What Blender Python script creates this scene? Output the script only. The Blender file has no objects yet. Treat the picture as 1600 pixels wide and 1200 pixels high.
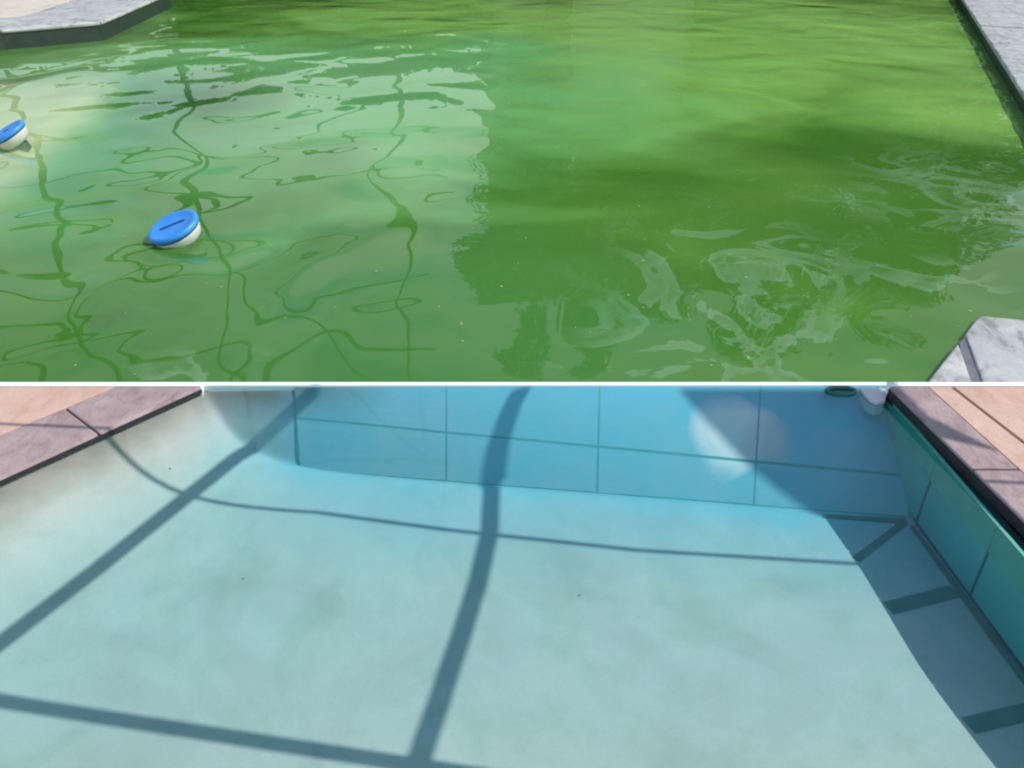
import bpy, bmesh, math, random
from mathutils import Vector, noise
random.seed(7)
R = math.radians
S = bpy.context.scene
COL = S.collection

# ---------------------------------------------------------------- camera
CAM_H = 1.7
F = 1250.0                                   # focal length in pixels of a 1600 px wide frame
TH = math.atan(770.0 / F)                    # pitch below the horizon
cd = bpy.data.cameras.new('camera'); cam = bpy.data.objects.new('camera', cd); COL.objects.link(cam)
cd.sensor_width = 36; cd.lens = 36 * F / 1600.0
cd.clip_start = 0.05; cd.clip_end = 3000
cam.location = (0, 0, CAM_H); cam.rotation_euler = (math.pi/2 - TH, 0, 0)
S.camera = cam

CLOUD_SHIFT = (2.0, 8.0, 5.0)
# ---------------------------------------------------------------- sky and sun
SUN = Vector((-0.92, 0.0, -1.0))             # direction the sunlight travels
w = bpy.data.worlds.new('World'); S.world = w; w.use_nodes = True
nt = w.node_tree; bg = nt.nodes['Background']
sky = nt.nodes.new('ShaderNodeTexSky'); sky.sky_type = 'NISHITA'; sky.sun_disc = False
sky.sun_elevation = math.atan(1/0.92); sky.sun_rotation = R(90)
sky.dust_density = 0.6; sky.air_density = 1.6
sky.ozone_density = 1.6
# soft white clouds over the blue
tcw = nt.nodes.new('ShaderNodeTexCoord'); mpw = nt.nodes.new('ShaderNodeMapping'); mpw.inputs['Scale'].default_value = (1, 1, 2.2); mpw.inputs['Location'].default_value = CLOUD_SHIFT
cn = nt.nodes.new('ShaderNodeTexNoise'); cn.inputs['Scale'].default_value = 2.3; cn.inputs['Detail'].default_value = 7; cn.inputs['Roughness'].default_value = .55; cn.inputs['Distortion'].default_value = .4
cr = nt.nodes.new('ShaderNodeValToRGB'); cr.color_ramp.elements[0].position = .48; cr.color_ramp.elements[1].position = .57
cm = nt.nodes.new('ShaderNodeMix'); cm.data_type = 'RGBA'
nt.links.new(tcw.outputs['Generated'], mpw.inputs[0]); nt.links.new(mpw.outputs[0], cn.inputs['Vector']); nt.links.new(cn.outputs['Fac'], cr.inputs[0])
spw = nt.nodes.new('ShaderNodeSeparateXYZ'); nt.links.new(tcw.outputs['Generated'], spw.inputs[0])
mrw = nt.nodes.new('ShaderNodeMapRange'); nt.links.new(spw.outputs[2], mrw.inputs[0])
for i_, v_ in ((1, .50), (2, .62), (3, 1.0), (4, 0.0)): mrw.inputs[i_].default_value = v_
mm = nt.nodes.new('ShaderNodeMath'); mm.operation = 'MULTIPLY'; nt.links.new(cr.outputs[0], mm.inputs[0]); nt.links.new(mrw.outputs[0], mm.inputs[1])
nt.links.new(mm.outputs[0], cm.inputs[0]); nt.links.new(sky.outputs[0], cm.inputs[6]); cm.inputs[7].default_value = (4.6, 4.8, 5.1, 1)
nt.links.new(cm.outputs[2], bg.inputs[0]); bg.inputs[1].default_value = 0.14
ld = bpy.data.lights.new('sun', 'SUN'); ld.energy = 3.75; ld.angle = R(0.35); ld.color = (1, 0.95, 0.87)
sun = bpy.data.objects.new('sun', ld); COL.objects.link(sun)
sun.rotation_euler = SUN.to_track_quat('-Z', 'Y').to_euler(); sun.location = (9, 0, 10)
S.view_settings.view_transform = 'Standard'; S.view_settings.look = 'None'
S.view_settings.exposure = 0.0; S.view_settings.gamma = 1
S.view_settings.use_curve_mapping = False
S.render.engine = 'CYCLES'
S.cycles.transparent_max_bounces = 24
S.cycles.max_bounces = 10
S.cycles.filter_width = 2.2

# ---------------------------------------------------------------- helpers
def at(x, y, z=0.0):
    """ground point seen at a place of the 1600x1200 photograph, on the level z"""
    u, v = x - 800.0, y - 600.0
    d = Vector((u, F*math.cos(TH) - v*math.sin(TH), -(F*math.sin(TH) + v*math.cos(TH))))
    t = (z - CAM_H) / d.z
    return Vector((0, 0, CAM_H)) + d * t

def link(name, bm_or_mesh, m, parent=None, smooth=False):
    if isinstance(bm_or_mesh, bmesh.types.BMesh):
        me = bpy.data.meshes.new(name); bm_or_mesh.to_mesh(me); bm_or_mesh.free()
    else: me = bm_or_mesh
    if m: me.materials.append(m)
    if smooth:
        for p in me.polygons: p.use_smooth = True
    o = bpy.data.objects.new(name, me); COL.objects.link(o)
    if parent: o.parent = parent
    return o

def tag(o, label=None, cat=None, group=None, kind=None):
    for k, v in (('label', label), ('category', cat), ('group', group), ('kind', kind)):
        if v: o[k] = v
    return o

def empty(name, loc=(0,0,0)):
    o = bpy.data.objects.new(name, None); COL.objects.link(o); o.location = loc; return o

def prism(bm, pts, z0, z1):
    n = len(pts)
    a = sum(pts[i][0]*pts[(i+1)%n][1] - pts[(i+1)%n][0]*pts[i][1] for i in range(n))
    if a < 0: pts = pts[::-1]
    lo = [bm.verts.new((p[0], p[1], z0)) for p in pts]; hi = [bm.verts.new((p[0], p[1], z1)) for p in pts]
    bm.faces.new(hi); bm.faces.new(lo[::-1])
    for i in range(n): bm.faces.new((lo[i], lo[(i+1)%n], hi[(i+1)%n], hi[i]))
    return hi

def box(bm, x0, x1, y0, y1, z0, z1):
    prism(bm, [(x0,y0),(x1,y0),(x1,y1),(x0,y1)], z0, z1)

def bevel(bm, w_, seg=2):
    bmesh.ops.bevel(bm, geom=list(bm.edges), offset=w_, segments=seg, affect='EDGES', profile=0.6)

def bar(bm, p, q, w_, h_):
    """square bar between two points"""
    p, q = Vector(p), Vector(q); d = (q-p).normalized()
    up = Vector((0,0,1)) if abs(d.z) < .9 else Vector((0,1,0))
    s = d.cross(up).normalized(); t = s.cross(d)
    a = [bm.verts.new(p + s*i*w_/2 + t*j*h_/2) for i, j in ((-1,-1),(1,-1),(1,1),(-1,1))]
    b = [bm.verts.new(q + s*i*w_/2 + t*j*h_/2) for i, j in ((-1,-1),(1,-1),(1,1),(-1,1))]
    bm.faces.new(a[::-1]); bm.faces.new(b)
    for i in range(4): bm.faces.new((a[i], a[(i+1)%4], b[(i+1)%4], b[i]))

def path_bar(bm, pts, w_, h_):
    for i in range(len(pts)-1): bar(bm, pts[i], pts[i+1], w_, h_)

def lathe(bm, prof, n=40):
    rings = [[bm.verts.new((r*math.cos(2*math.pi*k/n), r*math.sin(2*math.pi*k/n), z)) for k in range(n)] for r, z in prof]
    for a, b in zip(rings, rings[1:]):
        for k in range(n): bm.faces.new((a[k], a[(k+1)%n], b[(k+1)%n], b[k]))
    bm.faces.new(rings[0][::-1]); bm.faces.new(rings[-1])

def ss(a, b, x):
    t = max(0.0, min(1.0, (x-a)/(b-a))); return t*t*(3-2*t)

# ---------------------------------------------------------------- materials
class Mat:
    def __init__(s, name):
        s.m = bpy.data.materials.new(name); s.m.use_nodes = True
        s.nt = s.m.node_tree; s.N = s.nt.nodes; s.L = s.nt.links
        s.b = s.N.get('Principled BSDF'); s.out = s.N.get('Material Output')
        s.tc = s.N.new('ShaderNodeTexCoord')
    def noise(s, scale, detail=4, rough=.55, dist=0, stretch=None):
        n = s.N.new('ShaderNodeTexNoise'); n.inputs['Scale'].default_value = scale
        n.inputs['Detail'].default_value = detail; n.inputs['Roughness'].default_value = rough
        n.inputs['Distortion'].default_value = dist
        mp = s.N.new('ShaderNodeMapping'); s.L.new(s.tc.outputs['Object'], mp.inputs[0])
        if stretch: mp.inputs['Scale'].default_value = stretch
        s.L.new(mp.outputs[0], n.inputs['Vector']); s.last_map = mp
        return n.outputs['Fac']
    def ramp(s, fac, stops):
        r = s.N.new('ShaderNodeValToRGB'); e = r.color_ramp.elements
        while len(e) < len(stops): e.new(.5)
        for el, (p, c) in zip(e, stops): el.position = p; el.color = (*c, 1) if len(c) == 3 else c
        s.L.new(fac, r.inputs[0]); return r.outputs[0]
    def mix(s, fac, a, b, mode='MIX'):
        n = s.N.new('ShaderNodeMix'); n.data_type = 'RGBA'; n.blend_type = mode
        for sock, v in ((n.inputs[0], fac), (n.inputs[6], a), (n.inputs[7], b)):
            if isinstance(v, (int, float)): sock.default_value = v
            elif isinstance(v, tuple): sock.default_value = (*v, 1)
            else: s.L.new(v, sock)
        return n.outputs[2]
    def math(s, op, a, b=0.0, c=0.0):
        n = s.N.new('ShaderNodeMath'); n.operation = op
        for i, v in enumerate((a, b, c)):
            if isinstance(v, (int, float)): n.inputs[i].default_value = v
            else: s.L.new(v, n.inputs[i])
        return n.outputs[0]
    def bump(s, h, strength, dist, normal=None):
        n = s.N.new('ShaderNodeBump'); n.inputs['Strength'].default_value = strength; n.inputs['Distance'].default_value = dist
        s.L.new(h, n.inputs['Height'])
        if normal: s.L.new(normal, n.inputs['Normal'])
        return n.outputs[0]
    def set(s, color=None, rough=None, normal=None):
        for k, v in (('Base Color', color), ('Roughness', rough), ('Normal', normal)):
            if v is None: continue
            i = s.b.inputs[k]
            if isinstance(v, (int, float)): i.default_value = v
            elif isinstance(v, tuple): i.default_value = (*v, 1)
            else: s.L.new(v, i)
        return s

def simple(name, a, b, scale=8, rough=.6, bscale=60, bs=.2, bd=.004, stretch=None, detail=5):
    k = Mat(name)
    c = k.ramp(k.noise(scale, detail, .6, .3, stretch), [(.3, a), (.7, b)])
    k.set(c, rough, k.bump(k.noise(bscale, 6, .65), bs, bd)); return k

def position_z(k):
    g = k.N.new('ShaderNodeNewGeometry'); sp = k.N.new('ShaderNodeSeparateXYZ')
    k.L.new(g.outputs['Position'], sp.inputs[0]); return sp.outputs

def blotch(k, c, centre, radius, colour, amount, ns=4.0):
    g = k.N.new('ShaderNodeNewGeometry')
    d = k.N.new('ShaderNodeVectorMath'); d.operation = 'DISTANCE'; k.L.new(g.outputs['Position'], d.inputs[0]); d.inputs[1].default_value = centre
    e = k.math('ADD', k.math('DIVIDE', d.outputs['Value'], radius), k.math('MULTIPLY', k.math('SUBTRACT', k.noise(ns, 3, .5, .6), .5), 1.3))
    f = k.ramp(e, [(.45, (1,1,1)), (1.0, (0,0,0))])
    return k.mix(k.math('MULTIPLY', f, amount), c, colour)
# plaster of the clear pool: pale, faint smudges, a dirty waterline, turquoise of deeper water painted in towards the far wall
def pool_plaster(name, glare=False):
    k = Mat(name)
    base = k.ramp(k.noise(1.6, 5, .6, 1.2), [(.30, (.73,.51,.46)), (.5, (.80,.575,.52)), (.72, (.87,.63,.565))])
    fine = k.ramp(k.noise(9, 3, .5, .3), [(.25, (.90,.92,.90)), (.5, (1,1,1))])
    c = k.mix(.75, base, fine, 'MULTIPLY')
    smudge = k.ramp(k.noise(2.6, 6, .6, 1.6, (1,.7,1)), [(.33, (.70,.82,.74)), (.50, (1,1,1))])
    c = k.mix(.42, c, smudge, 'MULTIPLY')
    grain = k.ramp(k.noise(160, 3, .7), [(.30, (.90,.90,.90)), (.55, (1,1,1))])
    c = k.mix(.8, c, grain, 'MULTIPLY')
    P = position_z(k)
    py = k.math('ADD', P[1], k.math('MULTIPLY', k.math('SUBTRACT', k.noise(1.3, 4, .55, .5), .5), .55))
    py = k.math('ADD', py, k.math('MULTIPLY', P[0], .09))
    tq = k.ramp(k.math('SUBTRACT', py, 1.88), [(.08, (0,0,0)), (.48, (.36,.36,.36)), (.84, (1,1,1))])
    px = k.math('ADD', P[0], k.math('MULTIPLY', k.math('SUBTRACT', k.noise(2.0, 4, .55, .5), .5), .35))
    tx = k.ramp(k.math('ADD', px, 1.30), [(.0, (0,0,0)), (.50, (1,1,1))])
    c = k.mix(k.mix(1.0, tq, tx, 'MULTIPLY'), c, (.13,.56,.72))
    zn = k.math('ADD', P[2], k.math('MULTIPLY', k.math('SUBTRACT', k.noise(5, 5, .6), .5), .10))
    dirt = k.ramp(k.math('ADD', zn, .16), [(0.02, (0,0,0)), (.145, (1,1,1))])
    left = k.ramp(k.math('SUBTRACT', -.45, P[0]), [(0, (0,0,0)), (.5, (1,1,1))])
    c = k.mix(k.math('MULTIPLY', k.mix(1.0, dirt, left, 'MULTIPLY'), .80), c, (.13,.145,.125))
    if glare:  # pinkish reflection glare and a light spot painted onto the panels
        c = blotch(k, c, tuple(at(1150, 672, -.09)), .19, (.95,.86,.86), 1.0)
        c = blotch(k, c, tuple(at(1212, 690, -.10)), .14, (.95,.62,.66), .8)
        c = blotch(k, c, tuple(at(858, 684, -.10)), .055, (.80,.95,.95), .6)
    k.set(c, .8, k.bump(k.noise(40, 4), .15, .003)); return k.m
M_PLASTER = pool_plaster('pale_pool_plaster'); M_TURQ = pool_plaster('water_tinted_panel', True)

k = Mat('teal_wall_panel')
c = k.ramp(k.noise(2.3, 4, .55, .8), [(.3, (.10,.42,.43)), (.7, (.15,.50,.49))])
k.set(c, .6, k.bump(k.noise(30, 4), .1, .002)); M_TEAL = k.m
M_BAND = simple('green_waterline_band', (.10,.42,.31), (.16,.50,.38), 12, .5).m
M_GROUT = simple('dark_joint', (.03,.12,.14), (.05,.18,.20), 9, .8).m
M_GROUT2 = simple('turquoise_joint', (.09,.38,.42), (.12,.44,.47), 9, .8).m
M_FLOORLINE = simple('dark_reflected_or_foot_line', (.12,.21,.19), (.19,.30,.26), 9, .8).m

# green pool plaster, coated with algae
k = Mat('algae_coated_plaster')
pz = position_z(k)[2]
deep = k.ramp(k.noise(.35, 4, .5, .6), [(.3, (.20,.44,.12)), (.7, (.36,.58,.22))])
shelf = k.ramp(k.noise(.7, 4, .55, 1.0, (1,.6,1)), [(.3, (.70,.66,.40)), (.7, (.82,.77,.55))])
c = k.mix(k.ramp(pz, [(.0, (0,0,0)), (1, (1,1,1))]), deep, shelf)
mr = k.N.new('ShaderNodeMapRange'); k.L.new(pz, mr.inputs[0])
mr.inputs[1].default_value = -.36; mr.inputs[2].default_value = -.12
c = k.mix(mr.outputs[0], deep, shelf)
k.set(c, .9); M_ALGAE = k.m

def water(name, absorb, density, diffuse=None, diffuse_fac=0.0, bumps=(), cloud=None):
    k = Mat(name); k.N.remove(k.b)
    tr = k.N.new('ShaderNodeBsdfTransparent'); gl = k.N.new('ShaderNodeBsdfGlossy'); gl.inputs['Roughness'].default_value = 0.0
    gl.inputs['Color'].default_value = (1,1,1,1)
    fr = k.N.new('ShaderNodeFresnel'); fr.inputs['IOR'].default_value = 1.333
    nrm = None
    for (sc, det, strength, dist, stretch, distortion) in bumps:
        nrm = k.bump(k.noise(sc, det, .45, distortion, stretch), strength, dist, nrm)
    if nrm: k.L.new(nrm, gl.inputs['Normal']); k.L.new(nrm, fr.inputs['Normal'])
    body = tr.outputs[0]
    if diffuse_fac:
        df = k.N.new('ShaderNodeBsdfDiffuse')
        col = k.ramp(k.noise(*cloud), diffuse)
        col = blotch(k, col, tuple(at(1010, 40)), 8.5, (.33,.66,.14), .95, .5)  # brighter sunlit water painted in, here and in the next patch
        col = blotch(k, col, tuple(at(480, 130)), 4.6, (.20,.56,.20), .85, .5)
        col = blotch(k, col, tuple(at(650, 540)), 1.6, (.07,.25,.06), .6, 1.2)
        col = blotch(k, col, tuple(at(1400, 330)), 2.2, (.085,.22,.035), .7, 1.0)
        # torn pale patches of mirrored sky, painted into the surface colour
        fn = k.noise(1.25, 4, .5, 2.2, (1,1,1))
        sky_mask = k.ramp(fn, [(.50, (0,0,0)), (.515, (1,1,1)), (.60, (.55,.55,.55)), (.61, (.15,.15,.15))])
        zone = None
        for (px_, py_, r_) in ((1150, 410, .95), (1170, 545, .95), (300, 590, .34), (290, 105, 2.2), (1530, 300, 1.1), (1450, 450, .55), (640, 110, 1.3)):
            z_ = blotch(k, (0.0,0.0,0.0), tuple(at(px_, py_)), r_, (1.0,1.0,1.0), 1.0, 1.4)
            zone = z_ if zone is None else k.mix(1.0, zone, z_, 'LIGHTEN')
        fz = k.mix(1.0, sky_mask, zone, 'MULTIPLY')
        col = k.mix(k.math('MULTIPLY', fz, .45), col, (.27,.45,.26)); k.L.new(col, df.inputs[0])
        mx = k.N.new('ShaderNodeMixShader')
        thin = blotch(k, (diffuse_fac,)*3, tuple(at(20, 190)), 2.7, (.15,.15,.15), 1.0, .5); k.L.new(thin, mx.inputs[0])
        k.L.new(body, mx.inputs[1]); k.L.new(df.outputs[0], mx.inputs[2]); body = mx.outputs[0]
    mx = k.N.new('ShaderNodeMixShader'); k.L.new(fr.outputs[0], mx.inputs[0])
    k.L.new(body, mx.inputs[1]); k.L.new(gl.outputs[0], mx.inputs[2]); k.L.new(mx.outputs[0], k.out.inputs['Surface'])
    va = k.N.new('ShaderNodeVolumeAbsorption'); va.inputs['Color'].default_value = (*absorb, 1); va.inputs['Density'].default_value = density
    k.L.new(va.outputs[0], k.out.inputs['Volume'])
    return k.m

M_BLUE = water('clear_pool_water', (.0, .84, .91), 1.02,
               bumps=((1.1, 2, .5, .010, (1,1,1), .3), (6, 2, .25, .0015, (1,.7,1), .2)))
M_GREEN = water('green_algae_water', (.20, .72, .20), 1.0,
                diffuse=[(.32, (.056,.195,.020)), (.50, (.078,.23,.032)), (.70, (.125,.30,.06))], diffuse_fac=.72,
                bumps=((.62, 1, 1.0, .070, (1,.9,1), .9), (1.5, .6, .9, .019, (1,.9,1), .7)),
                cloud=(.32, 3, .5, .7))

def stone(name, a, b, dark, scale=5):
    k = Mat(name)
    c = k.ramp(k.noise(scale, 7, .65, .8), [(.30, a), (.70, b)])
    vein = k.ramp(k.noise(scale*1.7, 8, .7, 2.2, (1,.35,1)), [(.38, dark), (.50, (1,1,1))])
    c = k.mix(.8, c, vein, 'MULTIPLY')
    speck = k.ramp(k.noise(scale*22, 3, .7), [(.33, (.7,.7,.7)), (.45, (1,1,1))])
    c = k.mix(.5, c, speck, 'MULTIPLY')
    n1 = k.bump(k.noise(scale*2, 7, .65, .6), .5, .012); n2 = k.bump(k.noise(scale*25, 4, .7), .35, .003, n1)
    k.set(c, .85, n2); return k.m
M_STONE = stone('grey_coping_stone', (.36,.37,.37), (.58,.58,.57), (.50,.50,.53), 3.4)
M_STRIPE = simple('dark_shadow_stripe', (.13,.12,.15), (.19,.18,.21), 14, .9).m
M_WALLDARK = simple('dark_shaded_wall', (.014,.03,.022), (.03,.05,.04), 10, .5, 30, .3).m  # shade below the green pool's coping put into this near-black colour
M_BEIGE = stone('beige_deck_stone', (.60,.52,.42), (.72,.65,.55), (.8,.78,.74), 2)
M_PINK = stone('pinkish_coping_stone', (.33,.235,.24), (.46,.35,.35), (.72,.68,.70), 7)
M_PEACH = stone('peach_deck_paving', (.56,.36,.28), (.68,.47,.38), (.90,.84,.80), 4)
M_BROWN = simple('brown_joint_filler', (.06,.03,.03), (.10,.05,.05), 20, .9).m
M_BLACK = simple('dark_lip_shade', (.016,.017,.02), (.03,.03,.035), 14, .7, 50, .4).m  # near black, carries the shade under the clear pool's coping
M_WHITE = simple('white_divider', (.93,.93,.92), (.96,.96,.95), 10, .5, 40, .05).m
M_PALE = simple('pale_corner_block', (.60,.60,.62), (.72,.72,.74), 12, .6).m
M_BLUEPL = simple('blue_plastic', (.035,.27,.80), (.045,.31,.86), 30, .42, 90, .05, .001).m
M_BLUEDK = simple('dark_blue_plastic', (.004,.045,.17), (.006,.06,.22), 30, .5).m
M_WHITEPL = simple('off_white_plastic', (.50,.54,.50), (.62,.64,.58), 20, .5).m
M_CAPDK = simple('dark_base_plastic', (.012,.05,.07), (.02,.07,.09), 30, .5).m
M_METAL = simple('bronze_frame_metal', (.025,.022,.018), (.04,.035,.03), 10, .5).m
M_GRASS = simple('grass_ground', (.03,.07,.015), (.07,.12,.03), 1.5, .95, 12, .8, .05).m
M_RENDER = simple('house_render', (.38,.40,.28), (.46,.46,.34), 2, .9).m
M_ROOF = simple('roof_tile_brown', (.05,.035,.03), (.09,.06,.05), 6, .9).m
M_GLASS = simple('window_glass_dark', (.01,.013,.016), (.02,.025,.03), 2, .05, 4, .02).m
M_FRAME = simple('window_frame_paint', (.05,.04,.035), (.08,.065,.05), 5, .5).m
M_LEAF = simple('leaf_green', (.02,.05,.008), (.06,.115,.02), 1.2, .6, 20, .1).m
M_BARK = simple('bark', (.06,.045,.03), (.12,.09,.06), 6, .95, 20, .6, .02, (1,1,.2)).m
M_HEDGE = simple('hedge_leaf', (.04,.09,.012), (.10,.17,.03), 1.5, .7).m
M_RING = simple('green_rubber', (.01,.10,.07), (.02,.17,.12), 20, .4).m
M_LEAFBIT = simple('leaf_litter', (.30,.32,.16), (.5,.5,.32), 40, .8).m

# ---------------------------------------------------------------- ground round the pools
DECK = 0.05
bm = bmesh.new()
for x0,x1,y0,y1 in ((-600,600,17.6,900), (-600,600,-600,-1.6), (-600,-14,-1.6,17.6), (14,600,-1.6,17.6)):
    box(bm, x0,x1,y0,y1, -1.0, 0.02)
tag(link('ground', bm, M_GRASS), kind='structure')

# ---------------------------------------------------------------- clear pool basin
BZ = -0.32
YTOP = at(800, 603, 0).y                       # where the far wall meets the surface
base_l, base_r = at(455, 734, BZ), at(1420, 812, BZ)
cl0, cl1 = at(0, 750, 0), at(320, 603, 0)      # left waterline
ldir = (cl1-cl0).normalized(); lnor = Vector((ldir.y, -ldir.x, 0))   # points into the pool
cr0, cr1 = at(1382, 612, 0), at(1600, 865, 0)  # right waterline
rdir = (cr1-cr0).normalized()
def right_x(y): return cr0.x + (y-cr0.y) * rdir.x / rdir.y
def base_y(x): return base_l.y + (x-base_l.x)*(base_r.y-base_l.y)/(base_r.x-base_l.x)
def far_z(x, y):
    by = base_y(x); t = (y-by)/(YTOP-by); return BZ*(1-t)
def floor_z(x, y):
    d = (Vector((x, y, 0))-cl0).dot(lnor)
    zb = BZ + .05*ss(1.7, .9, y)
    zl = zb - zb*math.exp(-max(d, 0)/.13) if d > 0 else -d*.8
    zl = min(zl, .04)
    zf = far_z(x, y) if y > base_y(x)-.02 else -9
    a, b = max(zl, zf), min(zl, zf)
    kk = .025; h = max(kk-abs(a-b), 0)/kk
    return min(max(zb, a + h*h*kk*.25), -.0125)
bm = bmesh.new()
nx, ny = 300, 360; X0, X1, Y0, Y1 = -2.6, 2.0, .4, YTOP+.012
g = [[bm.verts.new((X0+(X1-X0)*i/nx, Y0+(Y1-Y0)*j/ny, 0)) for i in range(nx+1)] for j in range(ny+1)]
for r_ in g:
    for v in r_: v.co.z = floor_z(v.co.x, v.co.y)
for j in range(ny):
    for i in range(nx): bm.faces.new((g[j][i], g[j][i+1], g[j+1][i+1], g[j+1][i]))
basin = tag(link('pool_basin', bm, M_PLASTER, smooth=True), kind='structure')

def on_floor(x, y):
    """point of the basin floor seen at a place of the photograph"""
    lo, hi = .06, -.5
    for _ in range(50):
        mid = (lo+hi)/2; p = at(x, y, mid)
        if floor_z(p.x, p.y) > mid - 1e-6: hi = mid
        else: lo = mid
    return at(x, y, (lo+hi)/2)

# far wall: turquoise panels, each a slab a few millimetres proud of the dark joints behind it
def far_pt(x, s, off):
    """x and share s of the slope (0 = foot, 1 = water)"""
    by = base_y(x); y = by + s*(YTOP-by); z = BZ*(1-s)
    nrm = Vector((0, BZ, 0)) ; n = Vector((0, BZ, YTOP-by)).normalized()
    return Vector((x, y, z)) + n*off
bmj = bmesh.new()
vs = [far_pt(x, s, .004) for x, s in ((base_l.x+.03, 0), (base_r.x+.03, 0), (cr0.x+.03, 1), (base_l.x+.03, 1))]
bmj.faces.new([bmj.verts.new(v) for v in vs])
bmesh.ops.subdivide_edges(bmj, edges=list(bmj.edges), cuts=30, use_grid_fill=True)
for v in bmj.verts:
    s_ = max(0, min(1, 1 - v.co.z/BZ)); v.co = far_pt(v.co.x, s_, .0046)
joint = link('joint_backing', bmj, M_GROUT2, basin)
def px_on_far(x, s):           # world x of pixel column x at share s
    X = 0.0
    for _ in range(20):
        p = far_pt(X, s, .01)
        zc = p.y*math.cos(TH) + (CAM_H-p.z)*math.sin(TH)
        X = (x-800)*zc/F
    return X
def px_share(x, y):            # share of the slope at a pixel
    lo, hi = 0, 1
    for _ in range(30):
        s = (lo+hi)/2; X = px_on_far(x, s); p = far_pt(X, s, .01)
        a = math.atan2(CAM_H-p.z, p.y) - TH; yy = 600 + F*math.tan(a)
        if yy > y: lo = s
        else: hi = s
    return (lo+hi)/2
cols = [(458, 468), (697, 697), (937, 933), (1189, 1178), (1430, 1420)]   # (top px, foot px)
for ci in range(4):
    for (sa, sb) in ((0, None), (None, 1)):
        (xa0, xa1), (xb0, xb1) = cols[ci], cols[ci+1]
        def cx(top, foot, s): return px_on_far(foot + (top-foot)*s, s)
        xe_a = px_share((xa0+xa1)/2, 655 + (xa0-470)*.092); xe_b = px_share((xb0+xb1)/2, 655 + (xb0-470)*.092)
        s0a = .018 if sa == 0 else xe_a + .012; s0b = .022 if sa == 0 else xe_b + .012
        s1a = xe_a - .012 if sa == 0 else 1.0; s1b = xe_b - .012 if sa == 0 else 1.0
        gp = .0036
        q = [(cx(xa0, xa1, s0a)+gp, s0a), (cx(xb0, xb1, s0b)-gp, s0b), (cx(xb0, xb1, s1b)-gp, s1b), (cx(xa0, xa1, s1a)+gp, s1a)]
        bm = bmesh.new()
        n_ = 6; rim = [(i, 0) for i in range(n_)] + [(n_, i) for i in range(n_)] + [(n_-i, n_) for i in range(n_)] + [(0, n_-i) for i in range(n_)]
        def bl(i, j, off):
            a, b = i/n_, j/n_
            xx = (q[0][0]*(1-a)+q[1][0]*a)*(1-b) + (q[3][0]*(1-a)+q[2][0]*a)*b
            s_ = (q[0][1]*(1-a)+q[1][1]*a)*(1-b) + (q[3][1]*(1-a)+q[2][1]*a)*b
            return far_pt(xx, s_, off)
        hi = {(i,j): bm.verts.new(bl(i, j, .0052)) for i in range(n_+1) for j in range(n_+1)}
        lo = [bm.verts.new(bl(i, j, .0040)) for i, j in rim]
        for i in range(n_):
            for j in range(n_): bm.faces.new((hi[i,j], hi[i+1,j], hi[i+1,j+1], hi[i,j+1]))
        m_ = len(rim)
        for i in range(m_): bm.faces.new((lo[i], lo[(i+1)%m_], hi[rim[(i+1)%m_]], hi[rim[i]]))
        bmesh.ops.recalc_face_normals(bm, faces=bm.faces)
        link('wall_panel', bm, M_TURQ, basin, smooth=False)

# right wall: dark backing, teal panels, green band under the waterline
def rp(y, z, off=0.0): return Vector((right_x(y) - off, y, z))
def wall_piece(name, ya, yb, z0, z1, off, thick, m):
    bm = bmesh.new()
    q = [(ya, z0), (yb, z0), (yb, z1), (ya, z1)]
    a = [bm.verts.new(rp(y, z, off)) for y, z in q]; b = [bm.verts.new(rp(y, z, off-thick)) for y, z in q]
    bm.faces.new(a); bm.faces.new(b[::-1])
    for i in range(4): bm.faces.new((a[i], b[i], b[(i+1)%4], a[(i+1)%4]))
    bmesh.ops.recalc_face_normals(bm, faces=bm.faces)
    return link(name, bm, m, basin)
wall_piece('wall_backing', .4, YTOP, -.40, 0.0, .0, .03, M_GROUT)
ys = [YTOP-.004, 2.27, 1.905, 1.56, 1.2, .84, .45]
for i in range(len(ys)-1):
    ya, yb = ys[i+1]+.007, ys[i]-.007
    wall_piece('wall_panel', ya, yb, BZ+.022, -.105, .006, .008, M_TEAL)
    wall_piece('waterline_band', ys[i+1]+.001, ys[i]-.001, -.103, .002, .010, .012, M_BAND)

# dark strips painting in reflected frame lines, plus foot lines along the walls
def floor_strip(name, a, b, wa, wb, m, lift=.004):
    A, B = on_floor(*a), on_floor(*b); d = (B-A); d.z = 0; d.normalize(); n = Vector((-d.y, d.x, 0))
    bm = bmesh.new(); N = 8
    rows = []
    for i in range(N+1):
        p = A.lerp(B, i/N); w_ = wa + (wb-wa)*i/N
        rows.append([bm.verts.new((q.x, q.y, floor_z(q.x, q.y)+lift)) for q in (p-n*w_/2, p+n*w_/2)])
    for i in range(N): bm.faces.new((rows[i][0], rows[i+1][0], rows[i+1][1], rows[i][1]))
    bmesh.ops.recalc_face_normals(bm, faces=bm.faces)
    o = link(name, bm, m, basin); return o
floor_strip('reflected_or_foot_line', (1337,875), (1412,818), .032, .028, M_FLOORLINE, .0015)
floor_strip('reflected_or_foot_line', (1388,951), (1492,924), .055, .055, M_FLOORLINE, .002)
floor_strip('reflected_or_foot_line', (1513,1134), (1640,1104), .055, .055, M_FLOORLINE, .0025)
floor_strip('reflected_or_foot_line', (1286,807), (1416,815), .016, .026, M_FLOORLINE, .003)
floor_strip('reflected_or_foot_line', (1424,822), (1640,1112), .018, .030, M_FLOORLINE, .0035)

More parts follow.
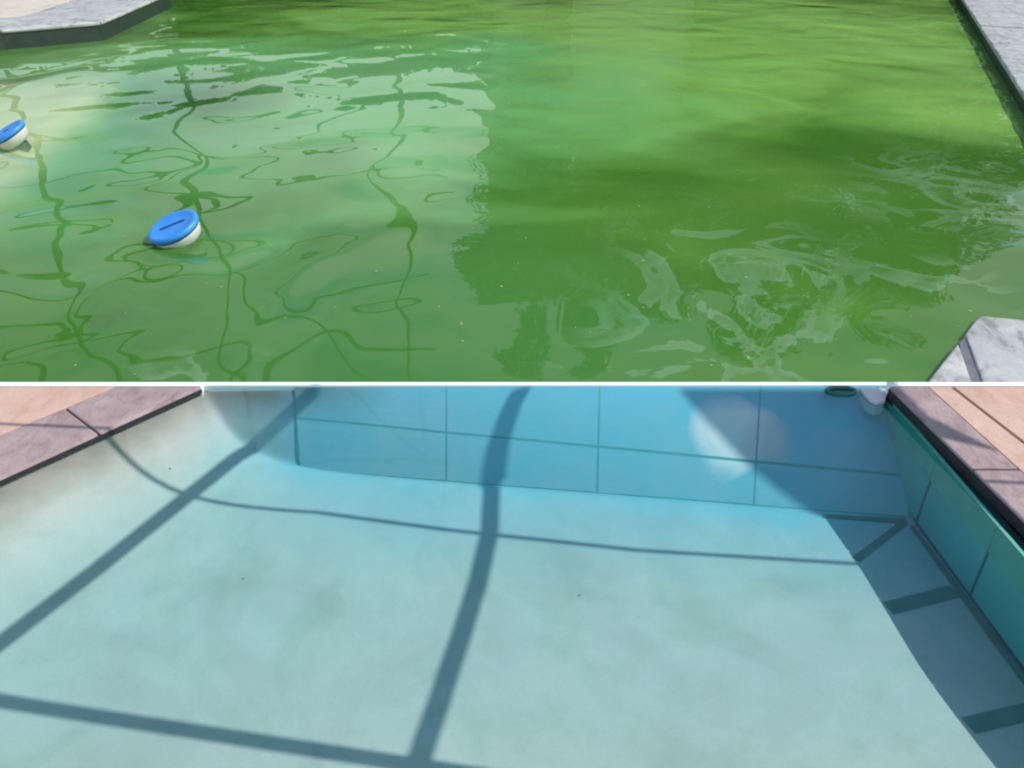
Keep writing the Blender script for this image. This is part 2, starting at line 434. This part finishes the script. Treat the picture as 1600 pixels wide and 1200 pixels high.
# the clear water: a closed body whose top is the surface
def water_body(name, m, x0, x1, y0, y1, z0):
    bm = bmesh.new(); box(bm, x0, x1, y0, y1, z0, 0.0)
    return tag(link(name, bm, m), kind='structure')
water_body('clear_water', M_BLUE, -2.55, 1.95, .42, YTOP+.006, -.6)

# ---------------------------------------------------------------- green pool basin and water
led = [at(-60, 330), at(0, 287), at(75, 215), at(150, 150), at(205, 95), at(255, 30), at(275, -5)]
def ledge(x, y):
    best = 9
    for a, b in zip(led, led[1:]):
        ab = b-a; t = max(0, min(1, ((x-a.x)*ab.x+(y-a.y)*ab.y)/(ab.x**2+ab.y**2)))
        q = a + ab*t; d = math.hypot(x-q.x, y-q.y)
        side = ab.x*(y-a.y) - ab.y*(x-a.x)
        if d < abs(best): best = d if side > 0 else -d
    return best
bm = bmesh.new(); nx, ny = 200, 130; X0, X1, Y0, Y1 = -13.98, 13.98, YTOP+.03, 17.58
g = []
for j in range(ny+1):
    row = []
    for i in range(nx+1):
        x, y = X0+(X1-X0)*i/nx, Y0+(Y1-Y0)*(j/ny)**1.5
        s = ledge(x, y); e = .10
        z = -.50 + .16*ss(6, 14, y) + (.445 - .16*ss(6, 14, y))*ss(-e, e, s)
        row.append(bm.verts.new((x, y, z)))
    g.append(row)
for j in range(ny):
    for i in range(nx): bm.faces.new((g[j][i], g[j][i+1], g[j+1][i+1], g[j+1][i]))
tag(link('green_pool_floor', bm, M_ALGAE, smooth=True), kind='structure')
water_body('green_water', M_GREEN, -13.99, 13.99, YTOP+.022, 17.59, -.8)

# ---------------------------------------------------------------- coping and decks
def offset_line(pts, d):
    out = []
    for i, p in enumerate(pts):
        a = (pts[i]-pts[i-1]).normalized() if i else (pts[1]-pts[0]).normalized()
        b = (pts[i+1]-pts[i]).normalized() if i < len(pts)-1 else a
        na, nb = Vector((-a.y, a.x)), Vector((-b.y, b.x)); n = (na+nb).normalized()
        out.append(p + n*(d/max(.3, n.dot(na))))
    return out
def v2(p): return Vector((p.x, p.y))
def coping(name, inner, width, top, stone_len, m, face_m, parent, joint=.010, thick=.06, drop=.5, face_in=.010, bev=.008, jitter=.15):
    """inner: waterline edge as a list of points with the land on its left side"""
    outer = offset_line(inner, width)
    rec = offset_line(inner, face_in)
    # wall under the stones
    bm = bmesh.new()
    for i in range(len(inner)-1):
        prism(bm, [rec[i], rec[i+1], offset_line(inner, width-.004)[i+1], offset_line(inner, width-.004)[i]], -drop, top-thick-.001)
    link(name+'_wall', bm, face_m, parent)
    for i in range(len(inner)-1):
        L = (inner[i+1]-inner[i]).length; n = max(1, round(L/stone_len))
        cuts = [0]+[(k+random.uniform(-jitter, jitter))/n for k in range(1, n)]+[1]
        for k in range(n):
            a, b = cuts[k], cuts[k+1]; ja = joint/2/L
            a2, b2 = a+ja, b-ja
            bm = bmesh.new()
            prism(bm, [inner[i].lerp(inner[i+1], a2), inner[i].lerp(inner[i+1], b2), outer[i].lerp(outer[i+1], b2), outer[i].lerp(outer[i+1], a2)], top-thick, top+random.uniform(-.0015, .0015))
            bevel(bm, bev)
            link('coping_stone', bm, m, parent)
    return outer

# clear pool, right side
def lv(x, y, z=DECK): return v2(at(x, y, z))
def extend(a, b, t): return a + (b-a)*t
rt0, rt1 = lv(1390, 604), lv(1600, 812)
YD = rt0.y
def slide(a, b, y): t = (y-a.y)/(b.y-a.y); return a + (b-a)*t
deck_r = tag(empty('right_pool_deck', (0,0,0)), kind='structure')
Ia, Ib = slide(rt0, rt1, YD), slide(rt0, rt1, .3)
Ja, Jb = slide(lv(1450,604), lv(1600,732), YD), slide(lv(1450,604), lv(1600,732), .3)
Jb = Ib + (Jb-Ib).normalized()*((Ja-Ia).length*1.15)
# joint of the coping as in the photograph
jn = lv(1524, 733)
def quadstone(name, p, z0, z1, m, parent, bev=.006):
    bm = bmesh.new(); prism(bm, [tuple(q) for q in p], z0, z1); bevel(bm, bev); return link(name, bm, m, parent)
def along(a, b, y): return slide(a, b, y)
jy = jn.y
cutsy = [(YD, jy+.004), (jy-.004, jy-.60), (jy-.608, .3)]
for (ya, yb) in cutsy:
    quadstone('coping_stone', [along(Ia,Ib,ya), along(Ia,Ib,yb), along(Ja,Jb,yb), along(Ja,Jb,ya)], -.012, DECK, M_PINK, deck_r, .007)
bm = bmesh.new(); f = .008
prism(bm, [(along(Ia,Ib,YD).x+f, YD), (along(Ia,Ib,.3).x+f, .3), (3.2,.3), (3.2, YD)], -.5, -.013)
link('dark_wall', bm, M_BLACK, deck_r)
bm = bmesh.new()     # black strip that paints in the shade under the coping lip
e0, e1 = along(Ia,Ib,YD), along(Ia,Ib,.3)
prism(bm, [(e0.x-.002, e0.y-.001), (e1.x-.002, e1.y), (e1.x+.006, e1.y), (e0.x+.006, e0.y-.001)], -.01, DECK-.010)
link('lip_shade_strip', bm, M_BLACK, deck_r)
# paving: a narrow border strip, the brown joint, then wide slabs
K0, K1 = slide(lv(1485,604), lv(1598,692), YD), slide(lv(1485,604), lv(1598,692), .3)
def shift(p, d): return Vector((p.x+d, p.y))
for (ya, yb) in ((YD, 1.95), (1.946, 1.1), (1.096, .3)):
    quadstone('border_slab', [shift(along(Ja,Jb,ya),.003), shift(along(Ja,Jb,yb),.003), along(K0,K1,yb), along(K0,K1,ya)], -.01, DECK-.001, M_PEACH, deck_r, .003)
for (a, b) in ((.014, .36), (.372, .72), (.732, 1.1)):
    for (ya, yb) in ((YD, 2.05), (2.04, 1.2), (1.19, .3)):
        quadstone('deck_slab', [shift(along(K0,K1,ya),a), shift(along(K0,K1,yb),a), shift(along(K0,K1,yb),b), shift(along(K0,K1,ya),b)], -.01, DECK-.0005, M_PEACH, deck_r, .003)
bm = bmesh.new(); prism(bm, [along(Ja,Jb,YD-.002), along(Ja,Jb,.3), (3.2,.3), (3.2,YD-.002)], -.012, DECK-.012)
link('joint_filler', bm, M_BROWN, deck_r)

# clear pool, left side
deck_l = tag(empty('left_pool_deck', (0,0,0)), kind='structure')
DL = .017
def lv2(x, y): return v2(at(x, y, DL))
a_, b_ = lv2(0, 747), lv2(315, 604)
YL = b_.y
La = b_; Lb = extend(b_, a_, 4.2)
c_, d_ = lv2(0, 680), lv2(198, 604)
wid = (c_-a_).dot(Vector((-(b_-a_).normalized().y, (b_-a_).normalized().x)))
ld_ = (b_-a_).normalized(); ln_ = Vector((-ld_.y, ld_.x))
def Lp(t, off):                                   # t metres back along the edge, off metres out from the water
    return b_ - ld_*t + ln_*off
def clipfar(t0, off): # t where the strip at this offset meets the divider line
    return (b_.y + ln_.y*off - YL)/ld_.y
tt = [0, .42, .80, 1.25, 1.75, 2.4]
for i in range(5):
    t0a = clipfar(0, 0) if i == 0 else tt[i]+.003; t0b = clipfar(0, wid) if i == 0 else tt[i]+.003
    quadstone('coping_stone', [Lp(t0a,0), Lp(tt[i+1]-.003,0), Lp(tt[i+1]-.003,wid), Lp(t0b,wid)], -.012, DL, M_PINK, deck_l, .009)
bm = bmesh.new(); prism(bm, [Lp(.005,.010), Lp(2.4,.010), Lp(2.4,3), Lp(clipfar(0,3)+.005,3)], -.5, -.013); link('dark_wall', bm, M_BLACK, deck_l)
bm = bmesh.new(); prism(bm, [Lp(.003,-.002), Lp(2.4,-.002), Lp(2.4,.006), Lp(.006,.006)], -.01, DL-.010); link('lip_shade_strip', bm, M_BLACK, deck_l)
offs = [wid+.003, wid+.60, wid+1.4, wid+2.4]
tt = [0, 1.05, 2.1, 3.4]
for k_ in range(3):
    o0, o1 = offs[k_] + (.006 if k_ else 0), offs[k_+1]
    t_a, t_b = clipfar(0, o0), clipfar(0, o1)
    for i in range(3):
        lo_a = t_a if i == 0 else t_a+tt[i]+.006; lo_b = t_b if i == 0 else t_a+tt[i]+.006
        hi_ = t_a+tt[i+1]
        if i == 0: hi_ = max(hi_, t_b+.05)
        if i == 1 and hi_ < lo_b: continue
        lo_a = max(lo_a, t_b+.056) if i == 1 else lo_a; lo_b = lo_a if i else lo_b
        if hi_ - lo_a < .05: continue
        quadstone('deck_slab', [Lp(lo_a,o0), Lp(hi_,o0), Lp(hi_,o1), Lp(lo_b,o1)], -.01, DL-.001, M_PEACH, deck_l, .003)
bm = bmesh.new(); prism(bm, [Lp(clipfar(0,wid)+.004,wid), Lp(2.4,wid), Lp(2.4,2.9), Lp(clipfar(0,2.9)+.004,2.9)], -.012, DL-.010); link('joint_filler', bm, M_BROWN, deck_l)

# deck behind the camera that closes the clear pool
near = tag(empty('near_pool_deck', (0,0,0)), kind='structure')
for i in range(6):
    for j in range(2):
        quadstone('deck_slab', [(-4.2+i*1.4+.004,-1.6+j*1.0), (-2.8+i*1.4-.004,-1.6+j*1.0), (-2.8+i*1.4-.004,-.61+j*1.0-.004), (-4.2+i*1.4+.004,-.61+j*1.0-.004)], -.6, DECK-.004, M_PEACH, near, .004)

# green pool, right side: rough grey stones, edge from the near corner outwards
g_edge = [v2(at(1450, 597, 0)), v2(at(1530, 492, 0)), v2(at(1600, 497, 0)), v2(at(1700, 480, 0))]
deck_gn = tag(empty('grey_stone_corner', (0,0,0)), kind='structure')
ZG = .004
A_, B_, C_ = lv(1449, 597, .035), lv(1531, 491, .035), lv(1604, 498, .035)
far_x = 4.2
def rough_stone(p, z0, z1, parent, m=M_STONE, bev=.012, seed=0, sub=5, amp=.010):
    bm = bmesh.new(); prism(bm, [tuple(q) for q in p], z0, z1); bevel(bm, bev, 2)
    bmesh.ops.triangulate(bm, faces=bm.faces)
    bmesh.ops.subdivide_edges(bm, edges=[e for e in bm.edges if e.calc_length() > .12], cuts=sub, use_grid_fill=True)
    for v in bm.verts:
        n = noise.noise_vector(v.co*3.1 + Vector((seed, 0, 0)))
        v.co += n*amp*(1.0 if v.co.z > z0+.01 else 0)
    return link('coping_stone', bm, m, parent, smooth=True)
ysp = A_.y
rough_stone([A_, lv(1519, 597, .035), lv(1497, 535, .035)], -.4, .035, deck_gn, seed=1, amp=.003)
rough_stone([lv(1537, 597, .035), (2.8, ysp), extend(B_, C_, 3.6), B_, lv(1509, 520, .035)], -.4, .033, deck_gn, seed=2, amp=.005)
rough_stone([(2.812, ysp), (3.9, ysp), (4.0, 3.9), extend(B_, C_, 3.7)], -.4, .034, deck_gn, seed=3, amp=.005)
bm = bmesh.new(); prism(bm, [lv(1505,597,.02), lv(1560,597,.02), lv(1520,520,.02), lv(1499,535,.02)], -.4, .022); link('shadow_stripe', bm, M_STRIPE, deck_gn)  # dark stripe of shadow across the stone, built in as a wide joint

deck_gr = tag(empty('grey_stone_edge', (0,0,0)), kind='structure')
GZ = .24; GR = .15
p0, p1 = lv(1506, 0, GR), lv(1604, 152, GR)
pts = [extend(p1, p0, 1.25), p0, p1, extend(p0, p1, 1.35), Vector((4.0, 3.95))]
ctr = Vector((0, 9))
def stones_along(pts, width, z1, lens, parent, m, z0=-.4, amp=.02, seed0=0, wall_m=M_WALLDARK, side=1):
    outer = offset_line(pts, width*side)
    for i in range(len(pts)-1):
        L = (pts[i+1]-pts[i]).length; n = max(1, round(L/lens))
        for k_ in range(n):
            a, b = k_/n+.008/L, (k_+1)/n-.008/L
            rough_stone([pts[i].lerp(pts[i+1], a), pts[i].lerp(pts[i+1], b), outer[i].lerp(outer[i+1], b), outer[i].lerp(outer[i+1], a)],
                        z1-.05, z1+random.uniform(-.006,.006), parent, m, .02, seed0+i*7+k_, 4, amp)
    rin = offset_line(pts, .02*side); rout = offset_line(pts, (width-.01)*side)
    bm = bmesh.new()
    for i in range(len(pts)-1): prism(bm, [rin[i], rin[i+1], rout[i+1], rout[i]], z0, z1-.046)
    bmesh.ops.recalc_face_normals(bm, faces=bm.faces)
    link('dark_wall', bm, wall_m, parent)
    return outer
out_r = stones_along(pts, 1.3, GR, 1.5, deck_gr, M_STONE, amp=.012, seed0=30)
bm = bmesh.new()
oo = offset_line(pts, 1.28)
for i in range(len(pts)-1): prism(bm, [oo[i], oo[i+1], Vector((13.95, oo[i+1].y)), Vector((13.95, oo[i].y))], -.4, GR-.012)
link('paving', bm, M_BEIGE, deck_gr)

# green pool, far left: beige deck with a grey edge
deck_gl = tag(empty('beige_deck_corner', (0,0,0)), kind='structure')
q = [lv(-160, 62, GZ), lv(0, 46, GZ), lv(158, 33, GZ), lv(236, 0, GZ)]
q.append(extend(q[2], q[3], 1.5))
q = q[::1]
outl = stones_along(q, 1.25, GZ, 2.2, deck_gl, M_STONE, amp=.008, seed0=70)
bm = bmesh.new(); oo = offset_line(q, 1.23)
prism(bm, [oo[0], oo[1], oo[2], oo[3], oo[4], Vector((-13.95, 17.5)), Vector((-13.95, oo[0].y))], -.4, GZ-.010)
link('paving', bm, M_BEIGE, deck_gl)

# ---------------------------------------------------------------- white divider between the two pools
dv = tag(empty('divider_curb', (0, YTOP, 0)), 'thin straight white curb dividing the green pool from the clear blue pool', 'curb')
dv.location = (0,0,0)
bm = bmesh.new()
ya, yb = at(800, 602, .007).y, at(800, 597, .007).y
box(bm, La.x-.05, Ia.x+.05, ya, yb, -.62, .007)
link('curb_over_water', bm, M_WHITE, dv)
for nm, xa, xb, ydk, zz in (('curb_beside_deck', -5.0, La.x-.0045, YL, DL+.002), ('curb_beside_deck', Ia.x+.0, 4.2, YD, DECK+.003)):
    bm = bmesh.new(); box(bm, xa, xb, ydk+.001, at(800, 597, zz).y, -.62, zz); link(nm, bm, M_WHITE, dv)

# pale block and green ring in the far right corner of the clear pool
bm = bmesh.new()
prism(bm, [tuple(v2(at(x, y, .012))) for x, y in ((1343,606),(1388,606),(1383,626),(1371,629),(1360,624))], -.05, .012); bevel(bm, .003)
tag(link('corner_block', bm, M_PALE), 'pale grey wedge shaped block in the far right corner of the blue pool', 'block')
bm = bmesh.new()
RR, rr = .056, .009
vsr = [[bm.verts.new(((RR+rr*math.cos(b))*math.cos(a), (RR*.45+rr*math.cos(b))*math.sin(a), rr*math.sin(b))) for b in [2*math.pi*j/8 for j in range(8)]] for a in [2*math.pi*i/32 for i in range(32)]]
for i in range(32):
    for j in range(8): bm.faces.new((vsr[i][j], vsr[(i+1)%32][j], vsr[(i+1)%32][(j+1)%8], vsr[i][(j+1)%8]))
o = link('rubber_ring', bm, M_RING, smooth=True); rp_ = at(1314, 610, .004); o.location = (rp_.x, ya-.037, .003)
tag(o, 'small dark green ring on the blue water against the white curb', 'ring')

# ---------------------------------------------------------------- floating chlorine dispensers
def dispenser(label, px, py, rot):
    root = empty('chlorine_floater'); root.location = at(px, py, 0.0) + Vector((0,0,.052))
    root.rotation_euler = rot
    bm = bmesh.new(); lathe(bm, [(.045,-.080),(.095,-.070),(.124,-.045),(.136,-.012),(.139,.018)])
    link('float_body', bm, M_WHITEPL, root, True)
    bm = bmesh.new(); lathe(bm, [(.138,.014),(.148,.020),(.150,.032),(.147,.043),(.138,.048),(.122,.0465),(.118,.044),(.06,.0455),(.01,.046)], 48)
    lid = link('lid', bm, M_BLUEPL, root, True)
    bm = bmesh.new(); box(bm, -.074, .074, -.010, .010, .0440, .0490); bevel(bm, .003); h = link('lid_slot', bm, M_BLUEDK, lid)
    h.rotation_euler = (0,0,R(8))
    if px < 100:
        h.scale = (.28, 1.4, 1)
    bm = bmesh.new(); lathe(bm, [(.058,-.150),(.064,-.145),(.066,-.078),(.040,-.070)], 28); link('base_cage', bm, M_CAPDK, root, True)
    bm = bmesh.new(); lathe(bm, [(.139,.006),(.1415,.008),(.1415,.0135),(.139,.0145)], 48); link('rim_gap', bm, M_BLUEDK, root, True)
    tag(root, label, 'chlorine floater', 'blue chlorine floaters on the green water')
    return root
dispenser('larger nearer blue lidded floater with a dark slot, tilted on green water', 279, 375, (R(12), R(-17), R(6)))
dispenser('blue lidded floater over the pale shallow shelf, cut by the left picture edge', 20, 222, (R(8), R(-25), R(10)))

# ---------------------------------------------------------------- overhead frame whose shadows lie on the clear pool
BH = 2.25
def lift(p, h=BH):
    return p - SUN * ((h - p.z) / abs(SUN.z))
frame = tag(empty('overhead_frame', (0,0,0)), 'dark metal overhead frame casting thin shadow lines on the blue pool floor', 'pergola frame')
def beam(pix, w_, ext0=0, ext1=0, h_=.03, name='beam'):
    P = [lift(on_floor(x, y)) for x, y in pix]
    if ext0: P = [P[0] + (P[0]-P[1]).normalized()*ext0] + P
    if ext1: P = P + [P[-1] + (P[-1]-P[-2]).normalized()*ext1]
    bm = bmesh.new(); path_bar(bm, P, w_, h_); return link(name, bm, M_METAL, frame), P
_, PA = beam([(0,1005),(150,890),(300,770),(370,714),(460,640),(490,612)], .046, 1.6, .0)
_, PB = beam([(650,1200),(690,1085),(720,995),(748,905),(765,830),(769,760),(774,700),(795,640),(812,610)], .042, 1.6, .0)
_, PC = beam([(0,1095),(300,1142),(650,1196)], .045, .8, 3.6)
_, PD = beam([(290,772),(500,801),(700,828),(1000,860),(1325,880)], .016, 1.3, 2.5)
for P in (PC, PD):
    for e in (P[0], P[-1]):
        bm = bmesh.new(); bar(bm, (e.x, e.y, .05 if abs(e.x) > 2 else 1.9), (e.x, e.y, BH), .06, .06)
for P, sx in ((PC, 1), (PD, 1)):
    e = P[-1]; bm = bmesh.new(); bar(bm, (e.x, e.y, .02), (e.x, e.y, BH+.02), .06, .06); link('post', bm, M_METAL, frame)
# unseen panel added at the right, outline shaped to shade the far right pool corner
def far_px(x, y): s = px_share(x, y); return far_pt(px_on_far(x, s), s, .009)
pp = [far_px(1062, 606), far_px(1120, 672), far_px(1185, 738), far_px(1262, 796)] + [on_floor(1360, 830), Vector((1.475, 2.45, 0)), Vector((1.44, YTOP-.015, 0)) ]
pl = [lift(p, 3.0) for p in pp]
bm = bmesh.new()
prism(bm, [(p.x, p.y) for p in pl], 2.98, 3.0)
bmesh.ops.recalc_face_normals(bm, faces=bm.faces)
link('added_shade_panel', bm, M_METAL, frame)

# ---------------------------------------------------------------- what the green water mirrors: hedge, house, trees, tall screen frame
def leaves(bm, cx, cy, cz, rx, ry, rz, n, size, seed=0, clumps=26):
    rnd = random.Random(seed)
    cl = []
    for _ in range(clumps):
        while True:
            p = Vector((rnd.uniform(-1,1), rnd.uniform(-1,1), rnd.uniform(-1,1)))
            if p.length < 1: break
        cl.append((p, rnd.uniform(.22,.42)))
    for _ in range(n):
        p, r_ = rnd.choice(cl)
        d = Vector((rnd.gauss(0,1), rnd.gauss(0,1), rnd.gauss(0,1))).normalized()*r_*rnd.uniform(.55,1.05)
        q = p + d; c = Vector((cx+q.x*rx, cy+q.y*ry, cz+q.z*rz))
        u = Vector((rnd.gauss(0,1), rnd.gauss(0,1), rnd.gauss(0,1))).normalized(); v = u.orthogonal().normalized()
        s = size*rnd.uniform(.6,1.4)
        bm.faces.new([bm.verts.new(c+u*s), bm.verts.new(c+v*s*.5), bm.verts.new(c-u*s), bm.verts.new(c-v*s*.5)])
def tree(x, y, h, r_, label, seed, n=7000):
    root = empty('garden_tree', (x, y, .02))
    bm = bmesh.new()
    prev = Vector((0,0,-.02)); rad = .28
    segs = 7
    for i in range(segs):
        nxt = prev + Vector((random.uniform(-.12,.12), random.uniform(-.12,.12), h*.62/segs)); bar(bm, prev, nxt, rad*2, rad*2); prev = nxt; rad *= .86
    for k_ in range(7):
        a = k_*2.4; s0 = Vector((0,0,h*(.28+.05*k_))); bar(bm, s0, s0+Vector((math.cos(a)*r_*.6, math.sin(a)*r_*.6, h*.2)), .14, .14)
    link('trunk', bm, M_BARK, root)
    bm = bmesh.new(); leaves(bm, 0,0,h*.60, r_, r_, h*.42, n, .17, seed); link('crown', bm, M_LEAF, root)
    tag(root, label, 'tree'); return root
tree(7.6, 21.5, 10.2, 4.3, 'tallest dark leafy tree mirrored in the right half of the green water', 3, 22000)
tree(12.0, 23.5, 8.2, 2.6, 'smaller leafy tree farthest to the right beyond the green pool', 5, 12000)

tree(1.1, 19.9, 9.9, 2.1, 'leafy tree in front of the brown roofed house beyond the green pool', 21, 9000)
tree(5.9, 24.0, 9.8, 2.9, 'leafy tree standing between the brown roofed house and the tallest tree', 9, 14000)

house = empty('garden_house', (0, 0, 0))
bm = bmesh.new(); box(bm, -.7, 4.6, 21.0, 27.0, .02, 4.3); link('wall', bm, M_RENDER, house)
bm = bmesh.new()
rv = [bm.verts.new(p) for p in ((-.8,20.6,4.3),(5.0,20.6,4.3),(5.0,27.4,4.3),(-.8,27.4,4.3),(-.75,22.8,9.6),(4.95,22.8,9.6))]
for f_ in ((0,1,5,4),(1,2,5),(2,3,4,5),(3,0,4),(3,2,1,0)): bm.faces.new([rv[i] for i in f_])
link('roof', bm, M_ROOF, house)
for (wx, wz) in ((.4,1.2),(2.6,1.2)):
    bm = bmesh.new(); box(bm, wx, wx+1.2, 20.96, 20.998, wz, wz+1.4); fo = link('window', bm, M_RENDER, house)
    bm = bmesh.new(); box(bm, wx+.08, wx+1.12, 20.94, 20.958, wz+.08, wz+1.32); link('shutter', bm, M_RENDER, fo)
tag(house, 'pale rendered house with a steep brown roof beyond the green pool', 'house')

def hedge(xa, xb, ht, label, seed):
    root = empty('hedge', (0,0,0)); rnd = random.Random(seed)
    bm = bmesh.new()
    for i in range(9000):
        c = Vector((rnd.uniform(xa, xb), rnd.uniform(20.2, 21.4), rnd.uniform(.05, ht + .4*noise.noise(Vector((i*.001,0,0))))))
        u = Vector((rnd.gauss(0,1), rnd.gauss(0,1), rnd.gauss(0,1))).normalized()*.13; v = u.orthogonal()*.6
        bm.faces.new([bm.verts.new(c+u), bm.verts.new(c+v), bm.verts.new(c-u), bm.verts.new(c-v)])
    link('leaf_mass', bm, M_HEDGE, root)
    bm = bmesh.new(); box(bm, xa+.1, xb-.1, 20.5, 21.1, .02, ht-.3); link('inner_growth', bm, M_HEDGE, root)
    tag(root, label, 'hedge', 'hedges beyond the green pool')
hedge(-16, -.45, 2.1, 'low clipped green hedge beyond the far left edge of the green pool', 2)
hedge(4.25, 17, 4.9, 'tall clipped green hedge right of the house beyond the green pool', 4)

cage = tag(empty('screen_enclosure', (0,0,0)), 'tall dark screen enclosure frame beyond the green pool, mirrored as wavy lines', 'screen frame')
for x in (-17.5, -11.6, -7.6, -2.6):
    bm = bmesh.new(); bar(bm, (x, 19.4, .02), (x, 19.4, 13.0), .11, .11); link('post', bm, M_METAL, cage)
for (xa, za, xb, zb) in ((-17.4, 6.9, -11.7, 12.9), (-11.5, 9.0, -7.7, 4.1), (-7.5, 6.9, -2.7, 12.9), (-7.5, 4.1, -2.7, 1.6)):
    bm = bmesh.new(); bar(bm, (xa, 19.42, za), (xb, 19.42, zb), .09, .09); link('brace', bm, M_METAL, cage)
for z in (4.1, 6.9, 9.0, 13.0):
    bm = bmesh.new(); bar(bm, (-17.1, 19.25, z), (-1.8, 19.25, z), .11, .11); link('rail', bm, M_METAL, cage)

# a few specks adrift on the green water
bm = bmesh.new(); rnd = random.Random(11)
for _ in range(70):
    c = at(rnd.uniform(60, 1560), rnd.uniform(60, 590), .002); a = rnd.uniform(0, 6.28); s = rnd.uniform(.004, .011)
    d = Vector((math.cos(a), math.sin(a), 0))*s; e = Vector((-d.y, d.x, 0))*.6
    bm.faces.new([bm.verts.new(c+d), bm.verts.new(c+e), bm.verts.new(c-d), bm.verts.new(c-e)])
tag(link('floating_debris', bm, M_LEAFBIT), 'tiny pale specks drifting on the green water', 'debris', kind='stuff')

bm = bmesh.new()
for px_, py_, r_ in ((266, 733, .0045), (1520, 690, .003), (905, 931, .004), (380, 905, .003)):
    c = on_floor(px_, py_) + Vector((0,0,.003)); n_ = 7
    top = bm.verts.new(c + Vector((0,0,r_*.5)))
    ring = [bm.verts.new(c + Vector((math.cos(2*math.pi*k/n_), math.sin(2*math.pi*k/n_)*.7, 0))*r_*random.uniform(.7,1.2)) for k in range(n_)]
    for k_ in range(n_): bm.faces.new((ring[k_], ring[(k_+1)%n_], top))
tag(link('leaf_litter', bm, M_BROWN), 'tiny dark specks lying on the pale floor of the blue pool', 'debris', kind='stuff')
